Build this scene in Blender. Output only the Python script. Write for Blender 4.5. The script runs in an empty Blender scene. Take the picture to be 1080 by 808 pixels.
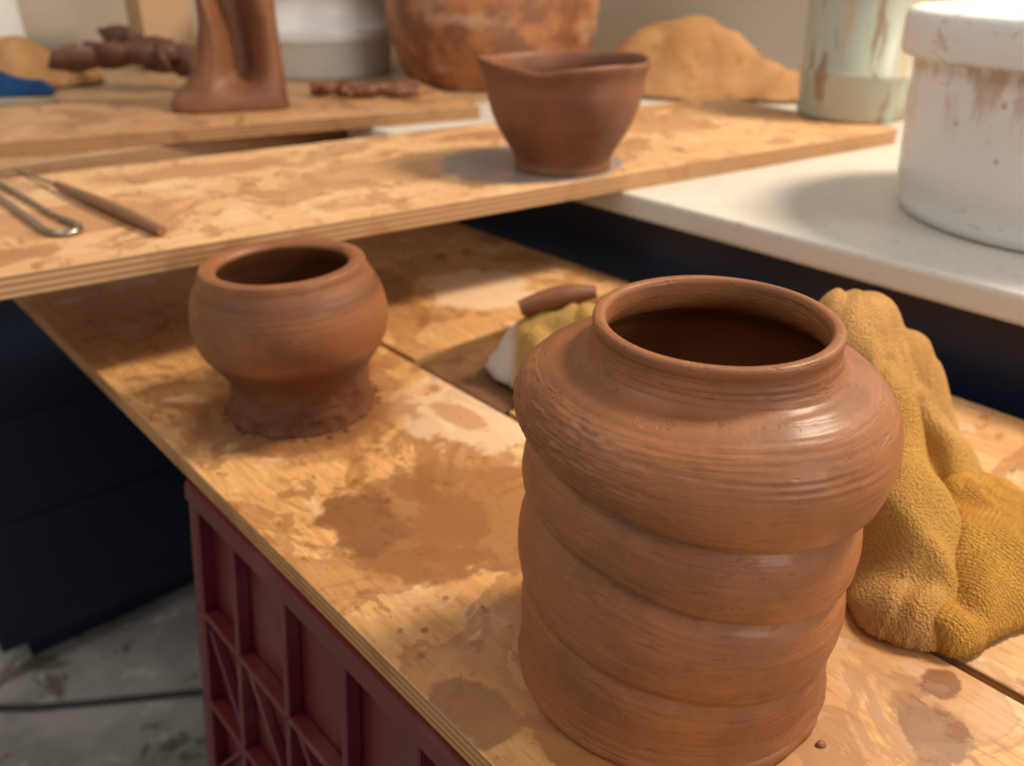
import bpy, bmesh, math, random
from mathutils import Vector, Matrix, noise
random.seed(7)
scene = bpy.context.scene
try:
    scene.view_settings.view_transform = 'Standard'
    scene.view_settings.look = 'None'
    scene.view_settings.exposure = 0.0
except Exception: pass

# ------------------------------------------------------------------ helpers
class Mat:
    def __init__(s, name, rough=0.6, color=(.5,.5,.5), coat=0, spec=0.5, metal=0):
        s.m = bpy.data.materials.new(name); s.m.use_nodes = True
        s.nt = s.m.node_tree; s.b = s.nt.nodes['Principled BSDF']
        s.b.inputs['Roughness'].default_value = rough
        s.b.inputs['Base Color'].default_value = (*color, 1)
        s.b.inputs['Coat Weight'].default_value = coat
        s.b.inputs['Coat Roughness'].default_value = 0.2
        s.b.inputs['Specular IOR Level'].default_value = spec
        s.b.inputs['Metallic'].default_value = metal
        s.tc = s.nt.nodes.new('ShaderNodeTexCoord'); s.co = s.tc.outputs['Object']
    def set(s, inp, v):
        if isinstance(v, bpy.types.NodeSocket): s.nt.links.new(v, inp)
        elif isinstance(v, tuple) and len(v) == 3 and inp.type == 'RGBA': inp.default_value = (*v, 1)
        else: inp.default_value = v
    def math(s, op, a, b=0.0, c=None, clamp=False):
        n = s.nt.nodes.new('ShaderNodeMath'); n.operation = op; n.use_clamp = clamp
        s.set(n.inputs[0], a); s.set(n.inputs[1], b)
        if c is not None: s.set(n.inputs[2], c)
        return n.outputs[0]
    def mapping(s, scale=(1,1,1), loc=(0,0,0), rot=(0,0,0), co=None):
        n = s.nt.nodes.new('ShaderNodeMapping'); s.set(n.inputs[0], co or s.co)
        n.inputs['Scale'].default_value = scale; n.inputs['Location'].default_value = loc
        n.inputs['Rotation'].default_value = rot
        return n.outputs[0]
    def noise(s, scale=5, detail=3, rough=.5, vec=None, dist=0):
        n = s.nt.nodes.new('ShaderNodeTexNoise'); s.set(n.inputs['Vector'], vec or s.co)
        n.inputs['Scale'].default_value = scale; n.inputs['Detail'].default_value = detail
        n.inputs['Roughness'].default_value = rough; n.inputs['Distortion'].default_value = dist
        return n.outputs['Fac']
    def voro(s, scale=5, vec=None):
        n = s.nt.nodes.new('ShaderNodeTexVoronoi'); s.set(n.inputs['Vector'], vec or s.co)
        n.inputs['Scale'].default_value = scale
        return n.outputs['Distance']
    def wave(s, scale, vec=None, dist=0, dirn='X', detail=2):
        n = s.nt.nodes.new('ShaderNodeTexWave'); s.set(n.inputs['Vector'], vec or s.co)
        n.bands_direction = dirn
        n.inputs['Scale'].default_value = scale; n.inputs['Distortion'].default_value = dist
        n.inputs['Detail'].default_value = detail
        return n.outputs['Fac']
    def step(s, v, lo, hi):
        n = s.nt.nodes.new('ShaderNodeMapRange'); n.interpolation_type = 'SMOOTHSTEP'
        s.set(n.inputs[0], v); n.inputs[1].default_value = lo; n.inputs[2].default_value = hi
        return n.outputs[0]
    def mix(s, f, a, b, mode='MIX'):
        n = s.nt.nodes.new('ShaderNodeMix'); n.data_type = 'RGBA'; n.blend_type = mode
        s.set(n.inputs[0], f); s.set(n.inputs[6], a); s.set(n.inputs[7], b)
        return n.outputs[2]
    def sep(s, v=None):
        n = s.nt.nodes.new('ShaderNodeSeparateXYZ'); s.set(n.inputs[0], v or s.co); return n.outputs
    def length(s, v):
        n = s.nt.nodes.new('ShaderNodeVectorMath'); n.operation = 'LENGTH'; s.set(n.inputs[0], v)
        return n.outputs['Value']
    def blob(s, c, r, nz=0.6, scale=40, soft=.15):
        """irregular patch: c centre (x,y), r radii, in object coordinates"""
        d = s.length(s.mapping(scale=(1/r[0], 1/r[1], 0), loc=(-c[0]/r[0], -c[1]/r[1], 0)))
        k = s.noise(scale, 5, .65)
        d = s.math('ADD', d, s.math('MULTIPLY', s.math('SUBTRACT', k, .5), nz*2))
        return s.step(d, 1+soft, 1-soft)
    def col(s, v): s.set(s.b.inputs['Base Color'], v)
    def rough(s, v): s.set(s.b.inputs['Roughness'], v)
    def bump(s, h, strength=.3, dist=.001, prev=None):
        n = s.nt.nodes.new('ShaderNodeBump'); s.set(n.inputs['Height'], h)
        n.inputs['Strength'].default_value = strength; n.inputs['Distance'].default_value = dist
        if prev is not None: s.set(n.inputs['Normal'], prev)
        s.set(s.b.inputs['Normal'], n.outputs[0]); return n.outputs[0]

def link(ob): scene.collection.objects.link(ob); return ob
def mesh_obj(name, bm, mat=None, smooth=True, loc=(0,0,0), rotz=0, parent=None):
    bmesh.ops.recalc_face_normals(bm, faces=bm.faces)
    me = bpy.data.meshes.new(name); bm.to_mesh(me); bm.free()
    if smooth:
        for p in me.polygons: p.use_smooth = True
    ob = link(bpy.data.objects.new(name, me)); ob.location = loc; ob.rotation_euler[2] = rotz
    if mat: me.materials.append(mat)
    if parent: ob.parent = parent
    return ob
def add_box(bm, x0,x1,y0,y1,z0,z1):
    vs=[bm.verts.new((x,y,z)) for z in (z0,z1) for x,y in ((x0,y0),(x1,y0),(x1,y1),(x0,y1))]
    for f in ((3,2,1,0),(4,5,6,7),(0,1,5,4),(1,2,6,5),(2,3,7,6),(3,0,4,7)):
        bm.faces.new([vs[i] for i in f])
    return vs
def slab(name, x0,x1,y0,y1,z0,z1, mat, rotz=0, bev=.0015, parent=None):
    bm = bmesh.new(); add_box(bm,x0,x1,y0,y1,z0,z1)
    ob = mesh_obj(name,bm,mat,False,rotz=rotz,parent=parent)
    if bev:
        md=ob.modifiers.new('bev','BEVEL'); md.width=bev; md.segments=2
    return ob
def catmull(pts, n=5):
    out=[]
    P=[pts[0]]+list(pts)+[pts[-1]]
    for i in range(1,len(P)-2):
        p0,p1,p2,p3=P[i-1],P[i],P[i+1],P[i+2]
        for k in range(n):
            t=k/n
            out.append(tuple(0.5*((2*b)+(-a+c)*t+(2*a-5*b+4*c-d)*t*t+(-a+3*b-3*c+d)*t**3) for a,b,c,d in zip(p0,p1,p2,p3)))
    out.append(tuple(pts[-1])); return out
def lathe(name, prof, mat, loc, segs=128, warp=None, sub=5, parent=None, smoothprof=True, rotz=0):
    pr = catmull(prof, sub) if smoothprof else prof
    bm=bmesh.new(); rings=[]
    for i,(r,z) in enumerate(pr):
        r=max(r,0)
        if r<1e-4:
            rings.append([bm.verts.new((0,0,z))]); continue
        ring=[]
        for k in range(segs):
            th=2*math.pi*k/segs
            q=(r,z) if warp is None else warp(th,r,z,i/len(pr))
            ox=q[2] if len(q)>2 else 0
            ring.append(bm.verts.new((q[0]*math.cos(th)+ox,q[0]*math.sin(th),q[1])))
        rings.append(ring)
    for a,b in zip(rings,rings[1:]):
        if len(a)==1 and len(b)==1: continue
        for k in range(segs):
            k2=(k+1)%segs
            if len(a)==1: bm.faces.new((a[0],b[k],b[k2]))
            elif len(b)==1: bm.faces.new((a[k],b[0],a[k2]))
            else: bm.faces.new((a[k],a[k2],b[k2],b[k]))
    return mesh_obj(name,bm,mat,True,loc,rotz,parent)
def tube(name, pts, r, mat, parent=None, radii=None, res=6):
    cu=bpy.data.curves.new(name,'CURVE'); cu.dimensions='3D'; cu.bevel_depth=r; cu.bevel_resolution=3; cu.use_fill_caps=True
    sp=cu.splines.new('NURBS'); sp.points.add(len(pts)-1)
    for i,p in enumerate(pts):
        sp.points[i].co=(*p,1); sp.points[i].radius=radii[i] if radii else 1
    sp.order_u=min(3,len(pts)); sp.use_endpoint_u=True; sp.resolution_u=res
    ob=link(bpy.data.objects.new(name,cu)); cu.materials.append(mat)
    if parent: ob.parent=parent
    return ob
def empty(name, loc=(0,0,0)):
    e=link(bpy.data.objects.new(name,None)); e.location=loc; e.empty_display_size=.05; return e
def hf(x,y=0,z=0): return noise.noise(Vector((x,y,z)))
def ss(a,b,x):
    t=min(1,max(0,(x-a)/(b-a))); return t*t*(3-2*t)

GR = math.atan2(.66,.75)      # local x -> across the low boards (n), local y -> along them (s)
def G(n,s): return (n*.7507-s*.6606, n*.6606+s*.7507)

# ------------------------------------------------------------------ materials
def clay(name, base=(.285,.112,.052), dark=(.19,.068,.03), rough=.42, ring=1.0, fine=520, coat=.15, inner=None, streaky=.2, foot=None):
    m=Mat(name,rough,coat=coat,spec=.40)
    streak=m.noise(1,4,.6,m.mapping((9,9,fine)))
    streak2=m.noise(1,2,.5,m.mapping((5,5,fine*.25),loc=(3,1,0)))
    patch=m.noise(20,5,.65)
    c=m.mix(m.step(patch,.38,.68),base,dark)
    c=m.mix(m.math('MULTIPLY',m.step(streak,.50,.72),streaky),c,(base[0]*1.3,base[1]*1.35,base[2]*1.4))
    c=m.mix(m.math('MULTIPLY',m.step(streak2,.52,.7),streaky),c,(base[0]*.6,base[1]*.55,base[2]*.5))
    c=m.mix(m.math('MULTIPLY',m.step(m.noise(60,5,.7),.60,.72),.35),c,(base[0]*.55,base[1]*.5,base[2]*.5))
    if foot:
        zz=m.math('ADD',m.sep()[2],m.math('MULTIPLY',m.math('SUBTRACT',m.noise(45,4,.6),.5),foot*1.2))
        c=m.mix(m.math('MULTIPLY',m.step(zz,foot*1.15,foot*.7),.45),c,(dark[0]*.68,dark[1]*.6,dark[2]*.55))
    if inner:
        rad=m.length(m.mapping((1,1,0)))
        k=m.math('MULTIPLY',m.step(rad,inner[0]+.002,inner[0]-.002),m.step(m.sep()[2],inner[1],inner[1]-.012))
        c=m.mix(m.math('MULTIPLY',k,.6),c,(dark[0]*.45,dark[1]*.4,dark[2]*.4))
    m.col(c)
    m.rough(m.math('ADD',m.math('MULTIPLY',patch,.4),rough-.2))
    msk=m.step(m.noise(14,2,.5),.40,.60)
    h=m.math('ADD',m.math('MULTIPLY',m.math('MULTIPLY',streak,m.math('ADD',m.math('MULTIPLY',msk,.85),.15)),ring),m.math('MULTIPLY',streak2,.4*ring))
    h=m.math('ADD',h,m.math('MULTIPLY',m.noise(340,5,.75),.30))
    h=m.math('ADD',h,m.math('MULTIPLY',m.step(m.noise(1,4,.6,m.mapping((60,60,260))),.6,.66),-.4*ring))
    m.bump(h,.8,.0011)
    return m
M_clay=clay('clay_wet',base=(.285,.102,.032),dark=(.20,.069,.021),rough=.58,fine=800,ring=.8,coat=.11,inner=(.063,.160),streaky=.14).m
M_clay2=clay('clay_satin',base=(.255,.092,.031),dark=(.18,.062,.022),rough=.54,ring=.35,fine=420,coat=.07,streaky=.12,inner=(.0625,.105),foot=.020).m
M_clay3=clay('clay_leather_hard',base=(.195,.074,.032),dark=(.14,.050,.021),rough=.56,ring=.3,fine=300,coat=.03,streaky=.12).m
M_clayrough=clay('clay_scrap',base=(.19,.068,.024),dark=(.12,.042,.015),rough=.5,ring=.1).m
M_claydark=clay('clay_dry_dark',base=(.14,.055,.028),dark=(.09,.035,.02),rough=.6,ring=.2,fine=100).m

def wood(name, base, streakc, stainc, blobs=(), stain_amt=.5, grain_axis='y', light_amt=.3, ztop=.75, thick=.015, rough=.5, stain_scale=9, lo=.50):
    m=Mat(name,rough)
    ay=grain_axis=='y'
    g=m.noise(1,5,.65,m.mapping((150,9,60) if ay else (9,150,60)))
    fleck=m.noise(1,2,.5,m.mapping((420,45,60) if ay else (45,420,60)))
    warpn=m.noise(1,3,.5,m.mapping((22,3.5,10) if ay else (3.5,22,10)),dist=1.2)
    rings=m.math('SINE',m.math('MULTIPLY',warpn,70))
    c=m.mix(m.step(g,.38,.68),base,tuple(a*b for a,b in zip(base,(.82,.74,.64))))
    c=m.mix(m.math('MULTIPLY',m.step(rings,.2,1),.28),c,streakc)
    c=m.mix(m.math('MULTIPLY',m.step(fleck,.57,.67),.75),c,streakc)
    light=m.step(m.noise(13,4,.6,dist=1.8),.56,.62)
    c=m.mix(m.math('MULTIPLY',light,light_amt),c,(.70,.50,.32))
    wash=m.step(m.noise(stain_scale*.6,4,.6,m.mapping(loc=(7.3,.7,0)),dist=.8),lo-.06,lo+.14)
    c=m.mix(m.math('MULTIPLY',wash,stain_amt*.6),c,(stainc[0]*1.35,stainc[1]*1.4,stainc[2]*1.5))
    ns=m.noise(stain_scale,6,.65,m.mapping(loc=(2.3,1.7,0)),dist=1.1)
    st=m.step(ns,.545,.58)
    rim=m.math('MULTIPLY',m.step(ns,.53,.555),m.step(ns,.59,.56))
    c=m.mix(m.math('MULTIPLY',st,stain_amt*.8),c,stainc)
    c=m.mix(m.math('MULTIPLY',rim,stain_amt*.7),c,(stainc[0]*.7,stainc[1]*.65,stainc[2]*.6))
    ns2=m.noise(stain_scale*3.2,5,.65,m.mapping(loc=(5.3,3.7,0)),dist=.8)
    c=m.mix(m.math('MULTIPLY',m.step(ns2,.58,.62),stain_amt),c,(stainc[0]*.75,stainc[1]*.68,stainc[2]*.65))
    sp=m.step(m.voro(75,m.mapping(loc=(.3,.1,0))),.20,.11)
    sp=m.math('MULTIPLY',sp,m.step(m.noise(12,2,.5),.44,.54))
    c=m.mix(m.math('MULTIPLY',sp,.8),c,(stainc[0]*.8,stainc[1]*.75,stainc[2]*.7))
    wet=None
    for bb in blobs:
        cc,rr,col,amt,nz=bb[:5]
        bm_=m.math('MULTIPLY',m.blob(cc,rr,nz,35,bb[5] if len(bb)>5 else .12),amt)
        c=m.mix(bm_,c,col)
        if col[0]<.3: wet=bm_ if wet is None else m.math('MAXIMUM',wet,bm_)
    ge=m.nt.nodes.new('ShaderNodeNewGeometry'); nz_=m.math('ABSOLUTE',m.sep(ge.outputs['Normal'])[2])
    edge=m.step(nz_,.6,.4)
    z=m.sep()[2]
    lay=m.math('SINE',m.math('MULTIPLY',z,2*math.pi*3.5/thick))
    ec=m.mix(m.step(lay,-.4,.4),(base[0]*.45,base[1]*.38,base[2]*.34),(base[0]*.78,base[1]*.72,base[2]*.66))
    ec=m.mix(m.math('MULTIPLY',m.step(m.noise(30,4,.6),.5,.65),.6),ec,(stainc[0]*.8,stainc[1]*.8,stainc[2]*.8))
    c=m.mix(edge,c,ec)
    m.col(c)
    ro=m.math('SUBTRACT',.56,m.math('MULTIPLY',st,.2))
    if wet is not None: ro=m.math('SUBTRACT',ro,m.math('MULTIPLY',wet,.12))
    m.rough(ro)
    m.bump(m.math('ADD',g,m.math('MULTIPLY',fleck,.6)),.25,.0006)
    return m.m
STC=(.32,.125,.034)
blobs1=[((.222,.350),(.042,.058),(.22,.080,.020),.75,1.0),
        ((.205,.365),(.022,.034),(.16,.056,.013),.6,1.0),
        ((.268,.325),(.044,.060),(.26,.096,.024),.75,1.1),
        ((.300,.385),(.030,.040),(.30,.12,.034),.65,1.1),
        ((.3276,.424),(.040,.055),(.72,.52,.34),.6,1.2),
        ((.325,.43),(.012,.026),(.42,.21,.08),.8,.9),
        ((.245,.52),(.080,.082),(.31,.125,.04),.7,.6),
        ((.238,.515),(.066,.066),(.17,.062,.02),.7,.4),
        ((.165,.215),(.016,.022),(.22,.085,.025),.8,.9),
        ((.185,.165),(.012,.030),(.22,.085,.025),.8,.9),
        ((.28,.62),(.05,.07),(.30,.13,.05),.75,.9),
        ((.307,.075),(.014,.018),(.19,.07,.022),.9,1.1),
        ((.335,.085),(.010,.008),(.19,.07,.022),.9,.9),
        ((.285,.05),(.012,.02),(.21,.08,.025),.85,.9),
        ((.26,.17),(.085,.09),(.35,.155,.05),.5,.8)]
M_ply1=wood('plywood_low',(.66,.365,.135),(.38,.17,.055),STC,blobs1,.64,'y',.38)
M_ply2=wood('plywood_low_b',(.62,.355,.145),(.38,.18,.065),STC,[((.50,.62),(.05,.06),(.74,.53,.34),.7,.8),((.42,.70),(.04,.06),(.33,.14,.05),.8,.8)],.6,'y',.45)
M_plyworn=wood('plywood_worn',(.175,.080,.028),(.10,.042,.015),(.10,.04,.014),(),.4,'y',.0)
M_ply_up=wood('plywood_upper',(.67,.415,.205),(.45,.235,.10),(.39,.175,.07),
   [((.05,.78),(.10,.05),(.40,.185,.075),.7,1.0),((-.02,.70),(.06,.03),(.34,.145,.055),.8,.9),((.75,.85),(.08,.06),(.40,.195,.08),.7,.9),((.35,.80),(.1,.05),(.42,.21,.085),.65,1.1),
    ((.6,.90),(.12,.03),(.36,.165,.07),.7,1.0),((.20,.90),(.10,.03),(.36,.165,.07),.7,1.0),
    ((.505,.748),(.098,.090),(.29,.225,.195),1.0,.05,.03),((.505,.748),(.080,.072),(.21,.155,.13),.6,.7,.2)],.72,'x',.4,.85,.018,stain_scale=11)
M_ply_back=wood('plywood_back',(.53,.30,.14),(.36,.18,.08),(.26,.115,.045),(),.7,'x',.2,.85,.018,stain_scale=8)
M_bench=wood('bench_wood',(.44,.28,.15),(.34,.18,.09),(.28,.14,.06),(),.3,'x',.2,.832,.024)

m=Mat('counter_laminate',.35); c=m.mix(m.math('MULTIPLY',m.step(m.noise(6,4,.6),.5,.75),.4),(.60,.57,.51),(.46,.36,.26))
c=m.mix(m.math('MULTIPLY',m.step(m.noise(90,3,.6),.62,.68),.45),c,(.36,.25,.16)); m.col(c); M_counter=m.m
m=Mat('navy_panel',.45); m.col(m.mix(m.noise(5,3),(.004,.008,.022),(.009,.016,.038))); m.bump(m.noise(12,3),.1,.002); M_navy=m.m
m=Mat('concrete',.55); c=m.mix(m.step(m.noise(5,6,.65),.35,.65),(.27,.26,.235),(.46,.44,.39))
c=m.mix(m.math('MULTIPLY',m.step(m.noise(9,5,.6,dist=.8),.56,.60),.8),c,(.13,.10,.07))
c=m.mix(m.math('MULTIPLY',m.step(m.noise(16,5,.6,m.mapping(loc=(4,4,0))),.6,.64),.6),c,(.6,.6,.57)); m.col(c); m.bump(m.noise(40,5),.15,.002); M_floor=m.m
m=Mat('wall_paint',.8); m.col(m.mix(m.noise(3,3),(.43,.37,.29),(.51,.45,.37))); M_wall=m.m
m=Mat('crate_plastic',.36); m.col(m.mix(m.step(m.noise(14,4,.6),.5,.75),(.10,.009,.012),(.15,.04,.035))); m.bump(m.noise(60,3),.1,.001); M_crate=m.m
m=Mat('white_plastic',.35)
z=m.sep()[2]
c=m.mix(m.math('MULTIPLY',m.step(m.noise(9,4,.6),.55,.8),.15),(.72,.73,.71),(.5,.42,.33))
st=m.math('MULTIPLY',m.step(m.noise(1,5,.65,m.mapping((30,30,11))),.45,.58),m.step(z,.065,.130))
c=m.mix(m.math('MULTIPLY',m.math('MULTIPLY',st,m.step(z,.142,.134)),.7),c,(.40,.24,.13))
c=m.mix(m.math('MULTIPLY',m.step(m.voro(38),.13,.07),.6),c,(.42,.24,.12))
c=m.mix(m.math('MULTIPLY',m.step(m.noise(1,5,.7,m.mapping((20,20,60),loc=(3,3,3))),.60,.66),.5),c,(.45,.30,.18))
m.col(c); M_white=m.m
m=Mat('lid_plastic',.4); m.col(m.mix(m.noise(6,3),(.70,.70,.67),(.82,.82,.79))); M_white2=m.m
m=Mat('jar_plastic',.25)
c=m.mix(m.step(m.noise(1,4,.6,m.mapping((14,14,4))),.5,.68),(.40,.44,.37),(.44,.33,.21))
c=m.mix(m.math('MULTIPLY',m.step(m.noise(1,4,.6,m.mapping((30,30,7),loc=(2,5,1))),.52,.60),.8),c,(.24,.14,.075)); m.col(c); M_jar=m.m
m=Mat('basin_glaze',.5)
c=m.mix(m.step(m.noise(14,5,.7),.4,.6),(.38,.15,.055),(.18,.068,.032))
c=m.mix(m.math('MULTIPLY',m.step(m.noise(1,4,.6,m.mapping((7,7,16),loc=(1,3,2))),.54,.66),.6),c,(.50,.33,.21))
c=m.mix(m.math('MULTIPLY',m.step(m.noise(40,5,.7),.56,.64),.5),c,(.16,.07,.035)); m.col(c); M_basin=m.m
def terry(name,cols,white=None,weave=False):
    m=Mat(name,.95,spec=.15)
    m.b.inputs['Sheen Weight'].default_value=.12; m.b.inputs['Sheen Roughness'].default_value=.5
    m.b.inputs['Sheen Tint'].default_value=(*cols[0],1)
    c=m.mix(m.step(m.noise(18,4,.6),.38,.64),cols[0],cols[1])
    c=m.mix(m.math('MULTIPLY',m.step(m.noise(34,5,.65,m.mapping(loc=(4,1,2))),.54,.66),.6),c,cols[2])
    if white:
        for (cc,rr,col,amt) in white: c=m.mix(m.math('MULTIPLY',m.blob(cc,rr,.25,40,.35),amt),c,col)
    if weave:
        w=m.math('MULTIPLY',m.wave(110,m.mapping(rot=(0,0,.7)),1.5,'X'),m.wave(150,m.mapping(rot=(0,0,.7)),1.5,'Y'))
        h=m.math('ADD',m.math('MULTIPLY',w,.5),m.math('MULTIPLY',m.voro(900),.8))
        c=m.mix(m.math('MULTIPLY',m.step(w,.5,.1),.3),c,cols[2])
    else:
        h=m.math('ADD',m.math('MULTIPLY',m.voro(800),1.0),m.noise(420,3,.7))
        c=m.mix(m.math('MULTIPLY',m.step(m.voro(800),.3,.8),.4),c,(cols[2][0]*.85,cols[2][1]*.85,cols[2][2]*.85))
    m.col(c); m.bump(h,.9,.0015); return m.m
M_towel=terry('terry_tan',[(.55,.31,.115),(.46,.24,.08),(.33,.155,.045)],
   white=[((.040,.590),(.055,.065),(.48,.30,.08),.8),((-.012,.605),(.014,.07),(.74,.69,.60),.95),
          ((.245,.36),(.055,.065),(.50,.27,.055),.85)])
M_mustard=terry('terry_mustard',[(.53,.285,.055),(.44,.22,.04),(.31,.14,.03)],weave=True)
M_backcloth=terry('terry_back',[(.56,.31,.14),(.46,.24,.10),(.34,.17,.07)])
M_bluecloth=terry('cloth_blue',[(.015,.07,.20),(.01,.05,.15),(.01,.03,.1)])
m=Mat('steel',.3,(.5,.48,.45),metal=1); m.col(m.mix(m.noise(60,3),(.5,.47,.42),(.3,.24,.18))); M_steel=m.m
m=Mat('tool_handle',.5); m.col(m.mix(m.noise(1,4,.6,m.mapping((60,60,60))),(.28,.13,.06),(.18,.08,.04))); M_handle=m.m
m=Mat('cardboard',.8); m.col(m.mix(m.noise(12,3),(.50,.32,.18),(.42,.26,.14))); M_card=m.m
m=Mat('cable_rubber',.5,(.01,.01,.012)); m.col(m.mix(m.noise(20),(.01,.01,.012),(.02,.02,.02))); M_cable=m.m
m=Mat('blue_plastic',.35); m.col(m.mix(m.noise(20),(.01,.06,.22),(.02,.09,.28))); M_blue=m.m
m=Mat('grey_panel',.5); m.col(m.mix(m.noise(4),(.62,.62,.60),(.70,.70,.68))); M_panel=m.m

# ------------------------------------------------------------------ room shell
slab('floor',-3.2,1.56,-2.6,2.26,-.05,0,M_floor,GR,0)
slab('wall_right',1.51,1.56,-2.6,2.2,0,2.5,M_wall,GR,0)
slab('wall_back',-3.2,1.56,2.21,2.26,0,2.5,M_wall,GR,0)

# counters (local x = n, y = s)
cab=empty('counter_cabinet')
slab('countertop',.645,1.5,-.7,1.09,.808,.832,M_counter,GR,.004,cab)
slab('body',.668,1.5,-.68,1.07,.08,.808,M_navy,GR,.003,cab)
slab('plinth',.70,1.5,-.68,1.07,0,.08,M_navy,GR,.002,cab)
slab('door_gap_strip',.664,.670,.30,.304,.1,.80,M_cable,GR,0,cab)
b=empty('storage_bench')
slab('benchtop',.0,1.5,1.10,2.2,.808,.832,M_bench,GR,.003,b)
slab('body',.06,1.5,1.28,2.2,.06,.808,M_navy,GR,.004,b)
slab('plinth',.10,1.5,1.32,2.2,0,.06,M_navy,GR,.002,b)
for i in range(4):
    zz=.12+i*.17
    slab('drawer_front_%d'%i,.08,1.48,1.276,1.281,zz,zz+.158,M_navy,GR,.003,b)

# low boards
slab('plywood_board',.1535,.352,-.32,1.09,.735,.75,M_ply1,GR,.0012)
slab('plywood_board',.357,.625,-.32,.43-.02,.735,.75,M_ply2,GR,.0012)
slab('plywood_board',.3565,.625,.415,.520,.735,.7472,M_plyworn,GR,.0015)
slab('plywood_board',.357,.625,.527,1.09,.735,.75,M_ply2,GR,.0012)
# upper boards
slab('plywood_shelf_board',-.42,.99,.656,.966,.832,.85,M_ply_up,math.atan2(.54,.842),.0015)
slab('plywood_shelf_board',-.75,.49,1.163,1.44,.832,.85,M_ply_back,math.atan2(.421,.907),.0015)

# ------------------------------------------------------------------ crates
def crate(name,n0,n1,s0,s1,z0,z1):
    bm=bmesh.new(); X=(n1-n0)/2; Y=(s1-s0)/2; H=z1-z0
    t=.004; rd=.010
    def side(axis,sgn):
        L = Y if axis=='x' else X
        D = X if axis=='x' else Y
        def bx(a0,a1,d0,d1,h0,h1,shear=0):
            lo,hi=sorted((sgn*(D-d0),sgn*(D-d1)))
            if axis=='x': vs=add_box(bm,lo,hi,a0,a1,h0,h1)
            else: vs=add_box(bm,a0,a1,lo,hi,h0,h1)
            if shear:
                for v in vs[4:]:
                    if axis=='x': v.co.y+=shear
                    else: v.co.x+=shear
        bx(-L,L,rd,rd+t,0,H)
        bx(-L,L,-.002,rd,H-.014,H)
        bx(-L,L,-.002,rd,0,.02)
        for hh in (.22,.46,.70): bx(-L,L,0,rd,H*hh,H*hh+.005)
        nn=6
        for k in range(nn+1):
            a=-L+2*L*k/nn
            a0=max(-L,a-.0025); a1=min(L,a+.0025)
            bx(a0,a1,0,rd,0.02,H-.014)
        for k in range(nn):
            a=-L+2*L*k/nn
            w=2*L/nn
            bx(a,a+.004,.003,rd,H*.46+.006,H*.70,w-.004)
            bx(a+w-.004,a+w,.003,rd,H*.22,H*.46,-(w-.004))
    for ax in 'xy':
        for sg in (-1,1): side(ax,sg)
    add_box(bm,-X+.012,X-.012,-Y+.012,Y-.012,H-.03,H-.024)
    for v in bm.verts:
        k=1-v.co.z/H
        v.co.x*=1+.03*k/X; v.co.y*=1+.03*k/Y
    c=G((n0+n1)/2,(s0+s1)/2)
    ob=mesh_obj(name,bm,M_crate,False,(c[0],c[1],z0),GR)
    md=ob.modifiers.new('b','BEVEL'); md.width=.001; md.segments=1
    return ob
crate('plastic_crate',.152,.50,.11,.500,.3675,.735)
crate('plastic_crate',.152,.50,.11,.500,0,.3675)
crate('plastic_crate',.19,.54,-.34,.03,.3675,.735)
crate('plastic_crate',.19,.54,-.34,.03,0,.3675)

# ------------------------------------------------------------------ big ribbed jar
prof=[(0,0),(.060,0),(.0695,.0003),(.0715,.0025),(.0705,.007),(.0695,.015),(.0700,.024),(.0694,.032),(.0682,.0365),(.0683,.0380),(.0702,.0425),(.0717,.053),(.0712,.064),(.0694,.0725),(.0662,.0777),(.0664,.0790),(.0699,.0820),(.0714,.089),(.0712,.097),(.0698,.1045),(.0664,.1107),(.0666,.1120),(.0715,.1155),(.0750,.123),(.0763,.131),(.0755,.139),(.0716,.147),(.0650,.1532),(.0578,.1563),(.0525,.158),(.0496,.1605),(.0482,.1645),(.0475,.168),(.0479,.1705),(.0477,.1725),(.0465,.1735),(.0443,.1735),(.0430,.1725),(.0424,.170),(.0429,.164),(.047,.158),(.058,.152),(.067,.140),(.068,.125),(.062,.106),(.064,.09),(.061,.075),(.064,.055),(.062,.03),(.059,.009),(.05,.006),(0,.006)]
def warp_big(th,r,z,i):
    w=math.sin(math.pi*min(1,max(0,z/.157)))**.8 if z<.157 else 0
    x,y=math.cos(th),math.sin(th)
    dz=w*(-.0125*x-.003*y+.0024*math.sin(2*th+1)+.0020*hf(x*1.5,y*1.5,z*30))
    zz=z+dz*ss(0,.03,z)
    rr=r*(1+.018*hf(x*1.2,y*1.2,z*18)*ss(0,.02,z)*(1 if z<.155 else .3))
    if .005<z<.168 and i<.64:
        gm=max(0,.5+.9*hf(x*1.3+4,y*1.3,z*35))
        sh=ss(.045,.012,abs(z-.137))
        ph=hf(x,y,z*30)*2.0+th*.5
        gl=abs(math.sin(z*1250+ph))**.5          # crisp narrow throwing grooves
        rr+=.00055*(gl-.7)*gm*(.12+.88*sh)
        rr+=.00026*hf(x*.8,y*.8,z*620)*(.5+gm)
        rr-=.0007*max(0,noise.fractal(Vector((x*5,y*5,z*150+7)),1,2,3)-.30)
    k=math.exp(-((math.atan2(math.sin(th-3.7),math.cos(th-3.7))/.7)**2))*math.exp(-((z-.137)/.018)**2) if i<.6 else 0
    rr+=k*.0010*noise.fractal(Vector((x*20,y*20,z*260)),1,2,4)
    if z<.006 and i<.15: rr+=.0012*hf(x*5,y*5,9)
    return rr,zz,.0045*ss(.06,.175,z)
lathe('ribbed_clay_jar',prof,M_clay,(.0745,.305,.75),288,warp_big,12)

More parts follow.
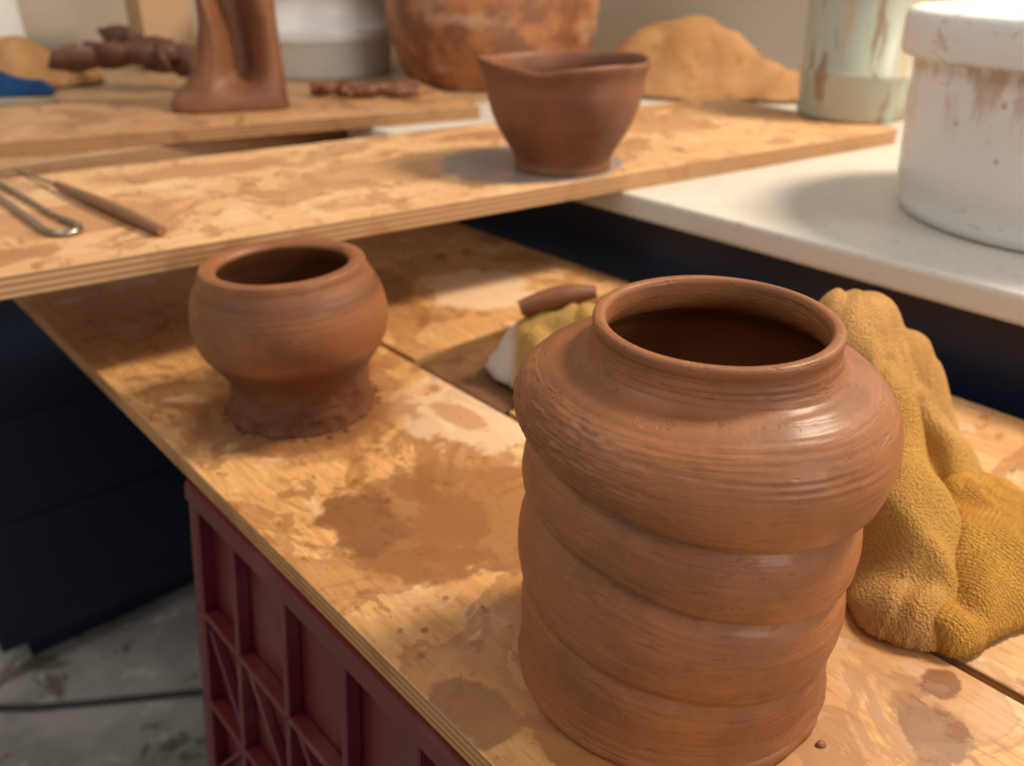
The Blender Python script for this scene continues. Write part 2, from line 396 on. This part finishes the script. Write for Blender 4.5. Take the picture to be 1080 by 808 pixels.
# ------------------------------------------------------------------ small pot
prof=[(0,0),(.046,0),(.0520,.0004),(.0525,.0018),(.0515,.005),(.0505,.010),(.0495,.016),(.0490,.022),(.0492,.028),(.0508,.0335),(.0550,.0405),(.0605,.048),(.0650,.057),(.0671,.068),(.0667,.079),(.0638,.090),(.0600,.098),(.0573,.103),(.0560,.107),(.0548,.1095),(.0515,.1105),(.0475,.1100),(.0448,.1080),(.0445,.105),(.050,.098),(.058,.085),(.061,.068),(.055,.048),(.044,.030),(.04,.012),(.03,.008),(0,.008)]
def warp_small(th,r,z,i):
    x,y=math.cos(th),math.sin(th)
    rr=r*(1+.018*hf(x,y,z*20)*(1 if z>.02 else .5))
    if z<.034 and i<.40:
        rr+=.0017*noise.fractal(Vector((x*4,y*4,z*60)),1,2,4)*ss(.036,.026,z)
        rr+=.0024*max(0,hf(x*2.6,y*2.6,4))*ss(.012,.0,z)
    elif i<.62:
        rr+=.00008*math.sin(z*1500+hf(x,y,z*20)*2)*(.5+hf(x+2,y,z*25))+.00010*hf(x*.8,y*.8,z*500)
    k=math.exp(-((math.atan2(math.sin(th+.35),math.cos(th+.35))/.35)**2))*math.exp(-((z-.026)/.011)**2) if i<.45 else 0
    rr+=.004*k
    return rr,z+.0012*math.sin(th+2)*ss(.05,.11,z),-.002*ss(.03,.1,z)
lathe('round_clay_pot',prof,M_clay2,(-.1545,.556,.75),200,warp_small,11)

bm=bmesh.new()
def crumb(x,y,z,r,fl=.6):
    res=bmesh.ops.create_icosphere(bm,subdivisions=2,radius=r,matrix=Matrix.Translation((x,y,z+r*.45)))
    for v in res['verts']:
        d=v.co-Vector((x,y,z+r*.45)); v.co+=d*.6*noise.noise(v.co*300); v.co.z=max(z+.0002,z+(v.co.z-z)*fl)
for a in range(45):
    th=random.uniform(0,2*math.pi); q=random.uniform(.0010,.0034); rr=.0545+abs(random.gauss(0,.0014))
    crumb(-.1545+(rr+q*.3)*math.cos(th),.556+(rr+q*.3)*math.sin(th),.75,q,.30)
mesh_obj('clay_slurry_clods',bm,M_clayrough)
bm=bmesh.new()
for _ in range(60):
    n=random.uniform(.17,.34); s=random.uniform(.22,.8); x,y=G(n,s)
    if math.hypot(x-.0755,y-.305)<.084 or math.hypot(x+.158,y-.556)<.068: continue
    crumb(x,y,.75,random.uniform(.0004,.0010),.5)
crumb(.130,.252,.75,.0022,.6)
mesh_obj('clay_crumbs',bm,M_clayrough)

# ------------------------------------------------------------------ bowl on upper board
prof=[(0,0),(.042,0),(.0485,.0006),(.0495,.003),(.0490,.009),(.0525,.017),(.0605,.030),(.0690,.046),(.0745,.062),(.0770,.074),(.0775,.082),(.0785,.090),(.0810,.097),(.0818,.101),(.0805,.1035),(.0775,.103),(.0750,.099),(.0730,.09),(.072,.075),(.066,.05),(.05,.025),(.04,.012),(.03,.009),(0,.009)]
def warp_bowl(th,r,z,i):
    k=ss(.07,.1,z)
    d=lambda a,w: math.exp(-((math.atan2(math.sin(th-a),math.cos(th-a))/w)**2))
    rr=r*(1+.008*hf(math.cos(th),math.sin(th),z*20)+k*(.06*d(3.25,.28)-.04*d(4.2,.3)-.02*d(2.3,.4)+.02*d(-.1,.5)))
    zz=z+k*(.004*d(3.25,.35)-.0045*d(4.35,.25)+.003*d(.3,.5)+.002*d(5.2,.4))
    return rr,zz
lathe('clay_pouring_bowl',prof,M_clay3,(.052,.885,.850),128,warp_bowl,6)

# ------------------------------------------------------------------ tall sculpted vessel
bm=bmesh.new(); rings=[]; S=96
Lp=[(0,.080),(.008,.083),(.016,.080),(.03,.062),(.05,.047),(.08,.037),(.12,.030),(.17,.030),(.22,.036),(.25,.04)]
def interp(tab,x):
    for (a,va),(b_,vb) in zip(tab,tab[1:]):
        if x<=b_:
            t=(x-a)/(b_-a); t=t*t*(3-2*t); return va+(vb-va)*t
    return tab[-1][1]
hs=[i*.25/50 for i in range(51)]
def vring(h,shr=0):
    ring=[]
    for k in range(S):
        th=2*math.pi*k/S; c,s_=math.cos(th),math.sin(th)
        L=interp(Lp,h)-shr; R=.076-shr-.004*math.sin(h*12); D=.058-shr-.008*ss(0,.06,h)
        e=.40
        x=(R if c>0 else L)*math.copysign(abs(c)**e,c); y=D*math.copysign(abs(s_)**e,s_)
        xc=-.006+.026*math.sin(h*14+.4)
        if s_<0:
            g=math.exp(-((x-xc)/.021)**2)*ss(.012,.05,h)
            y+=g*.062
            y-=math.exp(-((x-xc+.030)/.006)**2)*ss(.01,.04,h)*.006
        ring.append((x,y,h))
    return ring
for h in hs: rings.append([bm.verts.new(p) for p in vring(h)])
for h in reversed(hs[4:]): rings.append([bm.verts.new(p) for p in vring(h,.009)])
for a,b_ in zip(rings,rings[1:]):
    for k in range(S): bm.faces.new((a[k],a[(k+1)%S],b_[(k+1)%S],b_[k]))
bm.faces.new(rings[0]); bm.faces.new(rings[-1])
mesh_obj('sculpted_clay_vessel',bm,M_clay3,True,(-.396,1.262,.85),.28)

# ------------------------------------------------------------------ back containers
prof=[(0,0),(.135,0),(.150,.004),(.162,.02),(.180,.06),(.190,.11),(.192,.17),(.190,.24),(.196,.262),(.203,.268),(.203,.282),(.196,.286),(.186,.282),(.183,.24),(.184,.12),(.15,.02),(.12,.012),(0,.012)]
lathe('glazed_basin',prof,M_basin,(-.035,1.66,.832),96,None,4)
prof=[(0,0),(.13,0),(.134,.003),(.138,.06),(.146,.064),(.148,.070),(.148,.085),(.146,.090),(.140,.093),(.142,.15),(.150,.155),(.152,.172),(.146,.178),(.13,.178),(.127,.17),(.125,.02),(.0,.02)]
lathe('white_stacked_tub',prof,M_white2,(-.375,1.80,.832),96,None,3,smoothprof=False)
prof=[(0,0),(.066,0),(.070,.002),(.072,.008),(.073,.05),(.0755,.054),(.0755,.060),(.073,.064),(.0755,.16),(.078,.19),(.082,.193),(.082,.205),(.079,.208),(.075,.207),(.072,.19),(.069,.06),(.066,.006),(0,.005)]
lathe('translucent_storage_jar',prof,M_jar,(.456,1.185,.850),96,None,3,smoothprof=False)
prof=[(0,0),(.136,0),(.143,.003),(.1455,.012),(.1470,.028),(.1500,.032),(.1515,.06),(.1545,.128),(.1560,.1355),(.1660,.1365),(.1680,.140),(.1685,.165),(.1670,.171),(.1620,.1735),(.1560,.172),(.1530,.166),(.1490,.12),(.1410,.012),(.13,.008),(0,.008)]
bk=empty('white_plastic_bucket',(.503,.757,.832)); bk.scale=(.99,.99,1)
lathe('shell',prof,M_white,(0,0,0),160,None,3,bk,smoothprof=False)
lathe('slip_inside',[(0,.13),(.1485,.13)],M_clay2,(0,0,0),96,None,1,bk,smoothprof=False)
slab('cardboard_box',-.05,.05,-.04,.04,.832,1.05,M_card,GR,.002).location=(-.70,1.84,0)
slab('white_storage_tub',-.06,.06,-.13,.13,.832,1.06,M_panel,GR,.02).location=(-1.03,1.765,0)
lathe('blue_spray_bottle',[(0,0),(.03,0),(.032,.004),(.032,.09),(.026,.11),(.012,.125),(.012,.14),(.015,.142),(.015,.16),(0,.16)],M_blue,(.53,1.53,.832),48,None,2,smoothprof=False)

# ------------------------------------------------------------------ cloth height fields
def cloth(name, ridges, bounds, mat, z0, res=.0025, amp=.006, fs=28, seed=0, thr=.008, p=2.6, thick=.004, nogo=None, parent=None, crease=0):
    x0,x1,y0,y1=bounds; nx=int((x1-x0)/res); ny=int((y1-y0)/res)
    bm=bmesh.new(); g={}
    def H(x,y):
        xx=x+.006*hf(x*22,y*22,seed+5); yy=y+.006*hf(x*22,y*22,seed+9)
        best=0
        for pl in ridges:
            for (a,b_) in zip(pl,pl[1:]):
                ax,ay,ah,aw=a; bx_,by_,bh,bw=b_
                dx,dy=bx_-ax,by_-ay
                t=max(0,min(1,((xx-ax)*dx+(yy-ay)*dy)/(dx*dx+dy*dy+1e-9)))
                d=math.hypot(xx-ax-t*dx,yy-ay-t*dy); h=ah+(bh-ah)*t; w=aw+(bw-aw)*t
                v=h*math.exp(-(d/w)**p)
                k=.012*min(1,min(v,best)/.015)
                if k>1e-5 and abs(v-best)<k: best=max(v,best)+.25*(k-abs(v-best))**2/k
                else: best=max(v,best)
        if best<.001: return best
        env=min(1,best/.03)
        f=abs(noise.fractal(Vector((x*fs,y*fs*.6,seed)),1,2,2))
        f2=1-abs(hf(x*fs*1.3+y*fs*.9,y*fs*.5,seed+3))*2
        best+=env*(-amp*f*1.4+amp*.8*f2)
        if crease:   # shallow pinched folds
            wx=x+.012*hf(x*18,y*18,seed+21); wy=y+.012*hf(x*18,y*18,seed+33)
            q=abs(hf(wx*fs*1.1-wy*fs*.6,wx*fs*.5+wy*fs*.35,seed+40))
            best-=crease*math.exp(-(q/.07)**2)*env
        return best
    for i in range(nx+1):
        for j in range(ny+1):
            x=x0+i*res; y=y0+j*res
            if nogo and nogo(x,y): continue
            h=H(x,y)
            if h>thr: g[i,j]=bm.verts.new((x,y,z0+max(h-thr,0)+.0035))
    for (i,j) in list(g):
        q=[(i,j),(i+1,j),(i+1,j+1),(i,j+1)]
        if all(k in g for k in q): bm.faces.new([g[k] for k in q])
    for v in [v for v in bm.verts if not v.link_faces]: bm.verts.remove(v)
    for v in bm.verts:
        if v.is_boundary: v.co.z=z0+.003
    for _ in range(3):
        bmesh.ops.smooth_vert(bm,verts=[v for v in bm.verts if v.is_boundary],factor=.5,use_axis_x=True,use_axis_y=True,use_axis_z=False)
    for _ in range(2):
        bmesh.ops.smooth_vert(bm,verts=[v for v in bm.verts if not v.is_boundary],factor=.5,use_axis_x=True,use_axis_y=True,use_axis_z=True)
    ob=mesh_obj(name,bm,mat,True,parent=parent)
    md=ob.modifiers.new('sol','SOLIDIFY'); md.thickness=thick; md.offset=-.6
    return ob
def ng(x,y): return math.hypot(x-.0755,y-.305)<.0845 or (x*.75+y*.66)>.632
tw=empty('terry_towel')
cloth('heaped_fold',[
   [(.188,.452,.128,.036),(.215,.470,.120,.036),(.252,.498,.085,.036),(.280,.525,.030,.028)],
   [(.200,.455,.118,.030),(.185,.49,.100,.034),(.150,.545,.092,.036),(.105,.590,.070,.034),(.06,.600,.060,.036),(.018,.605,.052,.032)],
   [(.200,.452,.118,.032),(.207,.410,.094,.032),(.208,.370,.060,.032),(.200,.330,.034,.026)],
   [(.235,.475,.085,.026),(.255,.43,.055,.028),(.262,.405,.036,.024)],
   [(.03,.60,.045,.032),(.040,.562,.040,.034)],[(.07,.59,.05,.03),(.075,.55,.035,.03)]],
   (-.05,.36,.28,.69),M_towel,.75,.0020,.007,20,1.3,p=3.0,nogo=ng,parent=tw,crease=.0045)
cloth('trailing_corner',[
   [(.212,.322,.024,.022),(.245,.352,.036,.032),(.278,.382,.032,.032),(.300,.400,.018,.024)],
   [(.245,.36,.036,.030),(.262,.40,.036,.030),(.29,.425,.020,.022)]],
   (.14,.38,.27,.50),M_mustard,.75,.002,.005,26,4.3,p=3.8,nogo=ng,parent=tw,crease=.003)
tube('clay_coil',[(.006,.606,.805),(.024,.608,.811),(.046,.611,.815),(.064,.612,.816)],.0085,M_clayrough,radii=[.7,1,1,.6])

cloth('wash_cloth',[
   [(.235,1.56,.100,.085),(.30,1.53,.115,.085),(.35,1.51,.100,.075)],
   [(.36,1.50,.07,.065),(.43,1.45,.050,.055)]],(.165,.51,1.34,1.68),M_backcloth,.8335,.005,.012,9,2.1,p=2.6,crease=.006)
cloth('wash_cloth',[
   [(-.96,1.55,.07,.045),(-.86,1.58,.085,.05),(-.78,1.61,.05,.04)]],(-1.06,-.66,1.48,1.66),M_backcloth,.8335,.005,.010,7,5.1,crease=.006)
cloth('blue_rag',[
   [(-.92,1.43,.035,.03),(-.84,1.455,.042,.035),(-.785,1.475,.03,.03)]],(-1.02,-.70,1.38,1.53),M_bluecloth,.8335,.005,.006,10,6.1)
bm=bmesh.new()
def ribbon(bm,p0,n,r,seed,w=.02):
    prev=None; p=Vector(p0); a=seed
    for i in range(n):
        a+=hf(i*.35,seed)*1.1
        p=p+Vector((math.cos(a),math.sin(a)*.6,.6*hf(seed,i*.4)))*r
        p.z=max(p.z,p0[2])
        tw_=seed+i*.35; d=Vector((math.cos(tw_)*.4,math.sin(tw_)*.4,.9))*w*.5*(1-abs(i/n-.5))
        c0=bm.verts.new(p-d+Vector((0,0,w*.5))); c1=bm.verts.new(p+d+Vector((0,0,w*.5)))
        if prev: bm.faces.new((prev[0],prev[1],c1,c0))
        prev=(c0,c1)
for k in range(9):
    ribbon(bm,(-.635+random.uniform(-.035,.035),1.52+random.uniform(-.02,.02),.845+random.uniform(0,.045)),9,.013,k*1.7,.05)
ob=mesh_obj('clay_offcuts',bm,M_claydark,True); md=ob.modifiers.new('s','SOLIDIFY'); md.thickness=.006
bm=bmesh.new()
for k in range(22):
    ribbon(bm,(-.22+random.uniform(-.05,.05),1.345+random.uniform(-.03,.03),.8505),9,.006,k*2.3,.018)
ob=mesh_obj('clay_trimmings',bm,M_clayrough,True); md=ob.modifiers.new('s','SOLIDIFY'); md.thickness=.002

# ------------------------------------------------------------------ tools
t=empty('needle_tool')
tube('handle',[(-.42,.785,.8555),(-.35,.718,.8562),(-.30,.670,.856),(-.271,.642,.855)],.0055,M_handle,t,[.7,1,1.05,.7])
tube('needle',[(-.503,.866,.8515),(-.42,.785,.8555)],.0018,M_steel,t)
t=empty('wire_loop_tool')
tube('wire',[(-.56,.86,.853),(-.467,.763,.853),(-.385,.672,.853),(-.362,.645,.853),(-.345,.640,.853),(-.338,.652,.853),(-.352,.672,.853),(-.372,.685,.853)],.0028,M_steel,t,res=12)
tube('wire_b',[(-.545,.868,.853),(-.452,.770,.853),(-.376,.690,.853)],.0022,M_steel,t)
bm=bmesh.new()
pts=[(-.09,-.03),(.05,-.035),(.075,-.01),(.06,.03),(-.09,.035)]
lo=[bm.verts.new((x,y,0)) for x,y in pts]; hi=[bm.verts.new((x,y,.0025)) for x,y in pts]
bm.faces.new(lo); bm.faces.new(hi)
for k in range(5): bm.faces.new((lo[k],lo[(k+1)%5],hi[(k+1)%5],hi[k]))
mesh_obj('metal_scraper',bm,M_steel,False,(-.735,1.29,.8502),.2)
tube('power_cable',[(-1.3,.85,.006),(-.95,.96,.006),(-.789,.941,.006),(-.65,.955,.006),(-.507,.975,.006),(-.3,1.0,.006)],.005,M_cable,res=12)

# ------------------------------------------------------------------ light
def area(name,loc,target,size,power,color,sy=None):
    l=bpy.data.lights.new(name,'AREA'); l.shape='RECTANGLE'; l.size=size; l.size_y=sy or size; l.energy=power; l.color=color
    o=link(bpy.data.objects.new(name,l)); o.location=loc
    o.rotation_euler=(Vector(target)-Vector(loc)).to_track_quat('-Z','Y').to_euler(); return o
area('ceiling_lamp_warm',(1.05,.80,2.15),(0,.6,.8),.28,40,(1,.85,.66),.38)
area('window_light',(1.9,-1.1,1.65),(.1,.4,.85),.9,26,(1,.93,.84),.7)
area('ceiling_lamp_left',(-1.1,.3,2.3),(-.1,.7,.8),.5,7,(1,.95,.9))
w=bpy.data.worlds.new('room_ambient'); scene.world=w; w.use_nodes=True
bg=w.node_tree.nodes['Background']; bg.inputs[0].default_value=(1,.97,.96,1); bg.inputs[1].default_value=.50

# ------------------------------------------------------------------ camera
cam=bpy.data.cameras.new('camera'); co=link(bpy.data.objects.new('camera',cam))
co.location=(0,0,1.05); co.rotation_euler=(math.radians(90-27),0,0)
cam.lens=30; cam.sensor_width=36; cam.clip_start=.01
cam.dof.use_dof=True; cam.dof.focus_distance=.33; cam.dof.aperture_fstop=8.5
scene.camera=co

# square the whole room up with the world axes (rigid turn of everything, camera included)
bpy.context.view_layer.update()
R=Matrix.Rotation(-GR,4,'Z')
for ob in list(scene.objects):
    if ob.parent is None: ob.matrix_world = R @ ob.matrix_world
